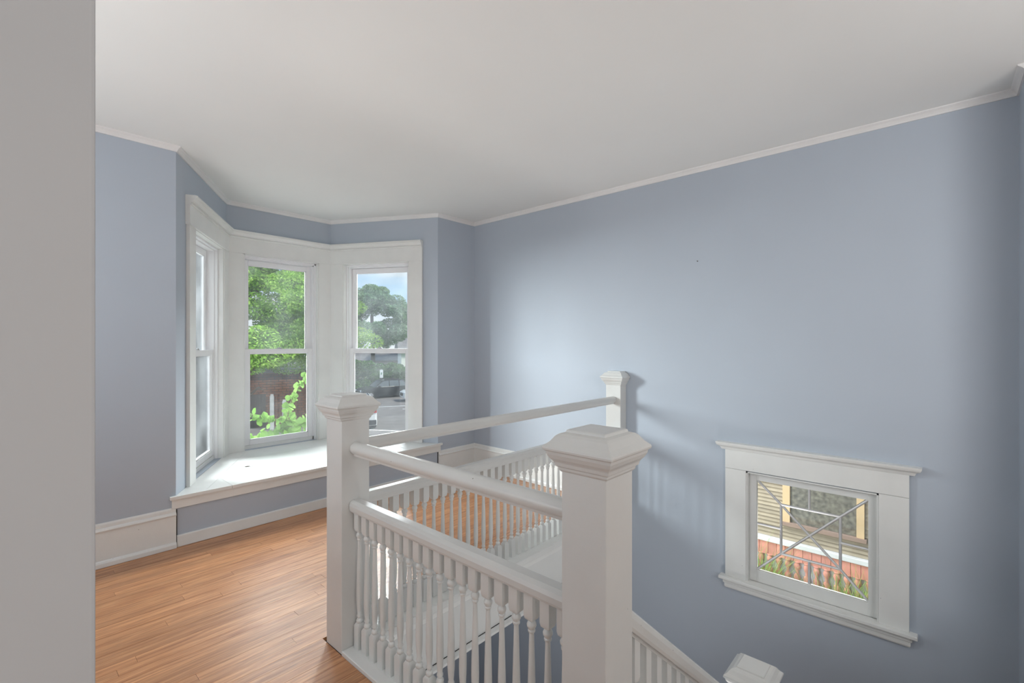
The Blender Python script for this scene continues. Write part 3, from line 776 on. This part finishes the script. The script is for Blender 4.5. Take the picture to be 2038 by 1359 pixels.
lv = MB(); pts = [(0, -.45), (.30, -.50), (.52, -.22), (.50, .10), (.28, .38), (0, .62), (-.28, .38), (-.50, .10), (-.52, -.22), (-.30, -.50)]
vv = [(0, 0, .0)] + [(x, y, .10 * abs(x) * 1.6 - .05 * y * y) for x, y in pts]
lv.add(vv, [(0, i + 1, (i + 1) % 10 + 1) for i in range(10)])
leaf0 = None; rnd = random.Random(11)
def seg(p, f_):
    f_ *= len(p) - 1; i = min(int(f_), len(p) - 2); return p[i].lerp(p[i + 1], f_ - i)
spots = []
for p, cnt, sc_, sp_ in ((br1, 52, .066, .028), (br2, 46, .070, .028), (br3, 86, .066, .050)):
    for k in range(cnt):
        f_ = (k + rnd.random()) / cnt; q = seg(p, f_) + Vector((rnd.gauss(0, sp_ * .7), rnd.gauss(0, sp_), rnd.gauss(0, sp_)))
        spots.append((q, sc_ * rnd.uniform(.7, 1.2)))
for q, sc_ in spots:
    if leaf0 is None:
        leaf0 = lv.build('leaf', VINEM, vine, local=True); lf = leaf0
    else: lf = leaf0.copy(); COL.objects.link(lf); lf.parent = vine
    lf.location = q - WO(vine); lf.scale = (sc_,) * 3
    lf.rotation_euler = (R(48 + rnd.gauss(0, 26)), R(rnd.gauss(0, 34)), R(-20 + rnd.gauss(0, 40)))

# far trees and shrubs seen through the right bay window
def dir_pt(az, k): return (math.cos(R(az)) * k, math.sin(R(az)) * k)
def far_tree(lab, x, y, top, bot, rad, n, size, m, seed, trunk=True):
    t = thing('tree', lab, 'tree', (x, y, GZ)); rn = random.Random(seed)
    if trunk: MB().tube([(x, y, GZ), (x + .1, y, GZ + 2.5), (x - .1, y, (top + bot) / 2), (x, y, top - 1)], [.35, .28, .2, .05], 8).build('trunk', BARK, t, smooth=True)
    bl = []
    for _ in range(90):
        a = rn.uniform(0, 6.28); f_ = rn.random(); z = bot + (top - bot) * f_
        w = rad * math.sin(math.pi * min(max(.18 + f_ * .76, 0), 1)) * math.sqrt(rn.uniform(.1, 1))
        bl.append((x + math.cos(a) * w, y + math.sin(a) * w, z, rad * rn.uniform(.13, .26), (top - bot) * rn.uniform(.08, .17)))
    foliage('foliage', m, bl, n, size, t, seed, aspect=.7)
    return t
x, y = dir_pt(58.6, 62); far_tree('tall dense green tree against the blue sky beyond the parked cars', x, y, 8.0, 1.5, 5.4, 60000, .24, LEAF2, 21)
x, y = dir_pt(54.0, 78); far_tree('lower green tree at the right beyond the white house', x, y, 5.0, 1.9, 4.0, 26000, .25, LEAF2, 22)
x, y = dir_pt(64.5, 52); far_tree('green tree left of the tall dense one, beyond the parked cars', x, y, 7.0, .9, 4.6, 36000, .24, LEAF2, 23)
for i, (az, k, w, lab) in enumerate(((60.2, 51, 2.0, 'round dark shrub left of the street sign behind the black car'), (57.9, 55.5, 2.0, 'wide dark shrub behind the street sign and black car'), (55.6, 51, 1.9, 'dark shrub right of the street sign below the white house'))):
    x, y = dir_pt(az, k); s_ = thing('shrub', lab, 'shrub', (x, y, GZ + .1)); rn = random.Random(40 + i)
    MB().tube([(x, y, GZ), (x + .05, y, GZ + 1.0), (x, y + .1, GZ + 2.0)], [.10, .07, .03], 6).build('stem', BARK, s_)
    bl = [(x + rn.gauss(0, w * .55), y + rn.gauss(0, w * .5), GZ + rn.uniform(.5, 2.5 if i else 2.9), .8, .5) for _ in range(26)]
    foliage('foliage', LEAF3, bl, 12000, .22, s_, 50 + i, aspect=.7)

# houses beyond
WSID = simple('white_siding', (.86, .86, .84), .7, var=.05, scale=1)
ROOFM = simple('grey_shingle', (.20, .19, .19), .9, var=.15, scale=2)
DGL = simple('dark_window_glass', (.05, .06, .07), .15)
def house(lab, cx_, cy_, az, w, d, eave, ridge, wm, nclap=14):
    t = thing('house', lab, 'house', (cx_, cy_, GZ))
    a = R(az); ux, uy = math.cos(a), math.sin(a)
    def TT(s, q, z): return (cx_ + ux * s - uy * q, cy_ + uy * s + ux * q, z)
    MB(TT).box(-w / 2, w / 2, -d / 2, d / 2, GZ, eave).build('wall', wm, t)
    cl = MB(TT); hh = (eave - GZ) / nclap
    for k in range(nclap): cl.box(-w / 2 - .03, w / 2 + .03, -d / 2 - .04, -d / 2, GZ + hh * k + .02, GZ + hh * (k + 1))
    cl.build('siding', wm, t, kind='stuff')
    r = MB(TT); ov = .5
    r.rings([[TT.__call__ and (s_ * (w / 2 + ov), q, z) for q, z in ((-d / 2 - ov, eave - .1), (-d / 2 - ov, eave + .08), (0, ridge + .1), (d / 2 + ov, eave + .08), (d / 2 + ov, eave - .1))] for s_ in (-1, 1)])
    r.build('roof', ROOFM, t)
    for s in (-w * .28, w * .02, w * .30):
        f_ = MB(TT).box(s - .55, s + .55, -d / 2 - .10, -d / 2 - .02, eave - 2.2, eave - .6).build('window', simple('win_trim', (.8, .8, .78), .6), t)
        MB(TT).box(s - .45, s + .45, -d / 2 - .13, -d / 2 - .09, eave - 2.1, eave - .7).build('pane', DGL, f_)
    return t
x, y = dir_pt(53.9, 74); house('white clapboard house far behind the shrubs at the right', x + 1.5, y - 2, -30, 9, 7, .3, 2.2, WSID)
x, y = dir_pt(58.2, 84); house('low grey roofed house behind the shrubs at the middle', x, y, -30, 9, 6, -1.5, .2, simple('tan_siding', (.42, .38, .33), .8))

# street sign
x, y = dir_pt(57.6, 49)
sg = thing('street_sign', 'small white upright parking sign on a thin grey pole behind the black car', 'sign', (x, y, GZ))
MB().tube([(x, y, GZ), (x, y, -1.2)], .035, 6).build('pole', METAL, sg)
a = R(57.6 + 90)
def TS(s, d, z): return (x + math.cos(a) * s + math.sin(a) * d * 1, y + math.sin(a) * s - math.cos(a) * d, z)
MB(TS).box(-.16, .16, -.06 + .0, -.03, -2.05, -1.25).build('plate', simple('sign_white', (.85, .86, .85), .5), sg)
def TS2(s, d, z): return TS(s, d, z)
MB(TS).box(-.07, .07, .03, .06, -2.05, -1.3).build('bracket', METAL, sg)
MB(TS).box(-.06, .05, -.066, -.060, -1.62, -1.52).build('symbol', simple('sign_green', (.05, .2, .1), .5), sg)
MB(TS).box(-.02, .06, -.066, -.060, -1.76, -1.62).build('symbol', bpy.data.materials['sign_green'], sg)

# vehicles
def car(name, lab, cat, loc, az, paint, Ln, Wd, Ht, kind='suv', plate=False):
    c = thing(name, lab, cat, (0, 0, 0))
    pm = simple(name + '_paint', paint, .22, spec=.7); gl = simple(name + '_glass', (.10, .12, .13), .08, spec=.8); tyre = bpy.data.materials.get('tyre') or simple('tyre', (.02, .02, .02), .8)
    rim = bpy.data.materials.get('rim') or simple('rim', (.55, .55, .56), .3, metal=.8)
    l2, w2 = Ln / 2, Wd / 2
    bel = Ht * .60; clr = .24
    if kind == 'suv':
        body = [(-l2, .42), (-l2 + .02, clr + .05), (-l2 + .2, clr), (l2 - .25, clr), (l2 - .03, clr + .08), (l2, .52), (l2 - .06, .78), (l2 - .35, .92), (l2 - 1.15, bel + .04), (-l2 + .25, bel + .06), (-l2 + .03, bel - .05)]
        cab = [(l2 - 1.30, bel), (l2 - 2.05, Ht - .07), (l2 - 2.5, Ht - .01), (-l2 + 1.3, Ht), (-l2 + .65, Ht - .06), (-l2 + .10, bel)]
    else:
        body = [(-l2, .45), (-l2 + .03, clr + .05), (-l2 + .15, clr), (l2 - .2, clr), (l2, .55), (l2 - .05, .95), (l2 - .3, 1.05), (l2 - .9, bel), (-l2 + .05, bel)]
        cab = [(l2 - .95, bel), (l2 - 1.7, Ht - .08), (l2 - 2.2, Ht), (-l2 + .6, Ht), (-l2 + .22, Ht - .08), (-l2 + .06, bel)]
    def loft(poly, ws):
        rr = []
        for f_, inset in ws:
            cxm = sum(p[0] for p in poly) / len(poly); czm = sum(p[1] for p in poly) / len(poly)
            rr.append([(cxm + (p[0] - cxm) * inset, f_, czm + (p[1] - czm) * inset) for p in poly])
        return MB().rings(rr)
    loft(body, ((-w2 + .0, .955), (-w2 + .0, .97), (-w2 + .12, 1), (w2 - .12, 1), (w2, .97), (w2, .955))).build('body', pm, c, auto=30, local=True)
    cw = w2 - .10
    b = MB(); rr = []
    for f_ in (-1, 1):
        rr.append([(px, f_ * (cw - (pz - bel) / (Ht - bel) * .16), pz) for px, pz in cab])
    b.rings(rr).build('cabin', pm, c, auto=25, local=True)
    def side(s_):
        cc = [(cab[0][0] - .12, bel + .04), (cab[1][0] - .04, Ht - .15), (cab[2][0], Ht - .10), (cab[3][0], Ht - .10), (cab[4][0] + .02, Ht - .15), (cab[5][0] + .22, bel + .06)]
        rr = [[(px, s_ * (cw - (pz - bel) / (Ht - bel) * .16 + o_), pz) for px, pz in cc] for o_ in (-.02, .012)]
        g_ = MB().rings(rr).build('side_window', gl, c, local=True)
        for px in (cc[0][0] + (cc[5][0] - cc[0][0]) * .42, cc[0][0] + (cc[5][0] - cc[0][0]) * .74):
            rr = [[(px + dx, s_ * (cw - (pz - bel) / (Ht - bel) * .16 + o_), pz) for dx, pz in ((-.04, bel + .03), (.04, bel + .03), (.04, Ht - .1), (-.04, Ht - .1))] for o_ in (.0, .018)]
            MB().rings(rr).build('pillar', pm, g_, local=True)
    side(1); side(-1)
    def end(p, q, nm):
        (x0, z0), (x1, z1) = p, q
        dx, dz = x1 - x0, z1 - z0; n_ = math.hypot(dx, dz); nx_, nz_ = -dz / n_, dx / n_
        if (nx_ > 0) != (x0 > 0): nx_, nz_ = -nx_, -nz_
        if nz_ < 0: nz_ = abs(nz_)
        rr = []
        for o_ in (-.02, .015):
            rr.append([(x0 + dx * f_ + nx_ * o_, s_ * (cw - .10 - (z0 + dz * f_ - bel) / (Ht - bel) * .16), z0 + dz * f_ + nz_ * o_) for f_, s_ in ((.08, -1), (.08, 1), (.92, 1), (.92, -1))])
        MB().rings(rr).build(nm, gl, c, local=True)
    end(cab[0], cab[1], 'windscreen'); end(cab[5], cab[4], 'rear_window')
    for sx_ in (l2 - .88, -l2 + .85):
        for sy_ in (-1, 1):
            b = MB(); n_ = 18
            b.rings([[(sx_ + r_ * math.cos(2 * math.pi * k / n_), yy, .34 + r_ * math.sin(2 * math.pi * k / n_)) for k in range(n_)] for r_, yy in ((.30, sy_ * (w2 - .22)), (.34, sy_ * (w2 - .20)), (.34, sy_ * (w2 - .01)), (.29, sy_ * (w2 + .015)))])
            wl = b.build('wheel', tyre, c, local=True)
            b = MB(); b.rings([[(sx_ + r_ * math.cos(2 * math.pi * k / n_), yy, .34 + r_ * math.sin(2 * math.pi * k / n_)) for k in range(n_)] for r_, yy in ((.22, sy_ * (w2 - .0)), (.21, sy_ * (w2 + .02)), (.05, sy_ * (w2 + .025)))]); b.build('hub', rim, wl, local=True)
    lamp = bpy.data.materials.get('headlamp') or simple('headlamp', (.8, .82, .85), .15)
    red = bpy.data.materials.get('tail_lamp') or simple('tail_lamp', (.45, .02, .02), .25)
    for sy_ in (-1, 1):
        MB().box(l2 - .34, l2 - .03, sy_ * (w2 - .32) - .16, sy_ * (w2 - .32) + .16, .66, .80).build('headlight', lamp, c, bevel=.02, local=True)
        z0 = .85 if kind == 'suv' else 1.0
        MB().box(-l2 - .015, -l2 + .14, sy_ * (w2 - .12) - .10, sy_ * (w2 - .12) + .10, z0, z0 + (.20 if kind == 'suv' else .42)).build('tail_light', red, c, bevel=.015, local=True)
        MB().box(cab[0][0] - .45, cab[0][0] - .25, sy_ * (w2 + .10) - .10, sy_ * (w2 + .10) + .10, bel + .02, bel + .17).build('mirror', pm, c, bevel=.03, local=True)
    MB().box(l2 - .06, l2 + .01, -.5, .5, .48, .72).build('grille', tyre, c, bevel=.02, local=True)
    MB().box(-l2 - .05, -l2 + .15, -w2 + .04, w2 - .04, .32, .60).build('bumper', simple('bumper_' + name, (.05, .05, .055), .5), c, bevel=.03, local=True)
    MB().box(-l2 - .062, -l2 - .05, -.26, .26, .40, .54).build('number_plate', simple('plate_' + name, (.6, .62, .68), .5), c, local=True)
    MB().box(-l2 + 1.0, l2 - 2.3, -cw + .25, -cw + .29, Ht - .02, Ht + .05).build('roof_rail', tyre, c, local=True)
    MB().box(-l2 + 1.0, l2 - 2.3, cw - .29, cw - .25, Ht - .02, Ht + .05).build('roof_rail', tyre, c, local=True)
    c.location = loc; c.rotation_euler = (0, 0, R(az))
    return c
x, y = dir_pt(57.45, 45.5); car('black_car', 'black sport utility car parked across the lot, facing left', 'car', (x, y, GZ), 170, (.022, .025, .028), 4.75, 1.86, 1.66)
x, y = dir_pt(52.3, 42.5); car('white_car', 'white car parked at the right, only its nose inside the window frame', 'car', (x, y, GZ), 158, (.70, .71, .70), 4.6, 1.8, 1.46)
x, y = dir_pt(60.3, 30.6); car('white_van', 'white van seen from behind just past the newel cap', 'van', (x, y, GZ), 64, (.74, .75, .75), 4.6, 1.9, 1.92, kind='van')

# ------------------------------------------------------------------ neighbouring house beyond the leaded window
NX = 9.2
SID = simple('beige_clapboard', (.40, .335, .235), .8, var=.10, scale=5, rnd=True)
YEL = simple('yellow_trim', (.74, .54, .30), .7, var=.06, scale=4)
SAL = simple('salmon_paint', (.78, .33, .25), .75, var=.12, scale=6, rnd=True)
WHT = simple('white_ledge', (.80, .79, .76), .6, var=.06, scale=5)
CURT = simple('old_lace_curtain', (.40, .34, .26), .9, var=.5, scale=16)
nb = thing('neighbouring_house', 'beige clapboard house with yellow window trim beyond the leaded window', 'house', (NX, 1.4, GZ))
MB().box(NX + .03, NX + 3, -4.5, 6.5, GZ, 3.2).build('wall', simple('wall_backing', (.3, .27, .2), .9), nb)
z = -1.93
wins = [(0.87, 2.005)]
while z < 3.1:
    h_ = .066
    if z > 0.2: break
    segs = [(-4.5, 6.5)]
    if z + h_ > -1.64: segs = [(-4.5, .87), (2.005, 6.5)]
    for a_, c_ in segs:
        rr = [[(NX + .03, yv, z), (NX - .024, yv, z), (NX + .004, yv, z + h_ + .006), (NX + .03, yv, z + h_ + .006)] for yv in (a_, c_)]
        MB().rings(rr).build('clapboard', SID, nb)
    z += h_
up = MB()
while z < 3.2:
    rr = [[(NX + .03, yv, z), (NX - .012, yv, z), (NX + .004, yv, z + .1), (NX + .03, yv, z + .1)] for yv in (-4.5, 6.5)]
    up.rings(rr); z += .095
up.build('upper_siding', SID, nb, kind='stuff')
wf = MB(); wf.box(NX - .04, NX + .02, 1.896, 2.005, -1.62, .2); wf.box(NX - .04, NX + .02, .87, .97, -1.62, .2); wf.box(NX - .04, NX + .02, .87, 2.005, .12, .22)
wfo = wf.build('window', YEL, nb)
MB().box(NX - .07, NX + .02, .84, 2.035, -1.68, -1.62).build('sill', simple('brown_sill', (.36, .25, .19), .8), wfo)
MB().box(NX + .005, NX + .02, .97, 1.896, -1.62, .12).build('curtain', CURT, wfo)
MB().box(NX - .006, NX - .001, .97, 1.896, -1.62, .12).build('pane', GLASS, wfo)
MB().box(NX - .11, NX + .03, -4.5, 6.5, -2.015, -1.935).build('ledge', WHT, nb, bevel=.008)
# salmon porch skirt: short boards side by side, turned balusters below on a pale ground
y_ = 3.4; 
while y_ > -1.0:
    MB().box(NX - .085, NX - .045, y_ - .128, y_ - .003, -2.235 - random.uniform(0, .008), -2.018).build('skirt_board', SAL, nb)
    y_ -= .131
MB().box(NX - .045, NX + .03, -4.5, 6.5, GZ, -2.02).build('foundation', simple('pale_foundation', (.66, .66, .69), .85, var=.12, scale=3), nb)
MB().box(NX - .11, NX - .046, -1.0, 3.4, -2.72, -2.64).build('bottom_rail', SAL, nb)
bp = MB()
prof = [(.052, -2.64), (.052, -2.61), (.030, -2.59), (.046, -2.54), (.060, -2.50), (.046, -2.455), (.020, -2.43), (.032, -2.415), (.020, -2.40), (.040, -2.36), (.056, -2.315), (.045, -2.275), (.030, -2.26), (.048, -2.25), (.048, -2.234)]
bp.lathe([(r_ * .88, z_) for r_, z_ in prof], cx=NX - .078, cy=3.3, n=8); bp.v = [(NX - .078 + (vx - NX + .078) * .5, vy, vz) for vx, vy, vz in bp.v]
b0 = bp.build('porch_baluster', SAL, nb, smooth=True)
for k in range(1, 31): copy_part(b0, (NX - .078, 3.3 - .1385 * k, -2.64), nb)
# grass clump and weeds under the window
GB = leafy('tall_grass_blades', (.22, .38, .08), (.42, .60, .18), (.72, .80, .42), .35)
def grass(lab, cx_, cy_, n, h_, w_, seed):
    rn = random.Random(seed); b = MB()
    for _ in range(n):
        x0 = cx_ + rn.gauss(0, .10); y0 = cy_ + rn.gauss(0, w_); a = rn.uniform(0, 6.28); l_ = h_ * rn.uniform(.55, 1.1); cv = rn.uniform(.15, .55)
        px = []
        for q in range(5):
            f_ = q / 4; px.append(Vector((x0 + math.cos(a) * cv * l_ * f_ * f_, y0 + math.sin(a) * cv * l_ * f_ * f_, GZ + l_ * (f_ - .25 * cv * f_ * f_))))
        s_ = Vector((-math.sin(a), math.cos(a), 0)) * .014
        V = []
        for i, p in enumerate(px): w = 1 - i / 4.2; V += [p - s_ * w, p + s_ * w]
        b.add([tuple(v) for v in V], [(2 * i, 2 * i + 1, 2 * i + 3, 2 * i + 2) for i in range(4)])
    o = b.build('tall_grass', GB, kind='stuff'); tag(o, lab, 'grass'); return o
grass('tall green grass clump in front of the salmon skirt at the lower right of the leaded window', NX - .40, .80, 900, 1.62, .28, 1)
grass('smaller tuft of tall weeds at the lower left of the leaded window', NX - .40, 2.36, 520, 1.85, .13, 2)
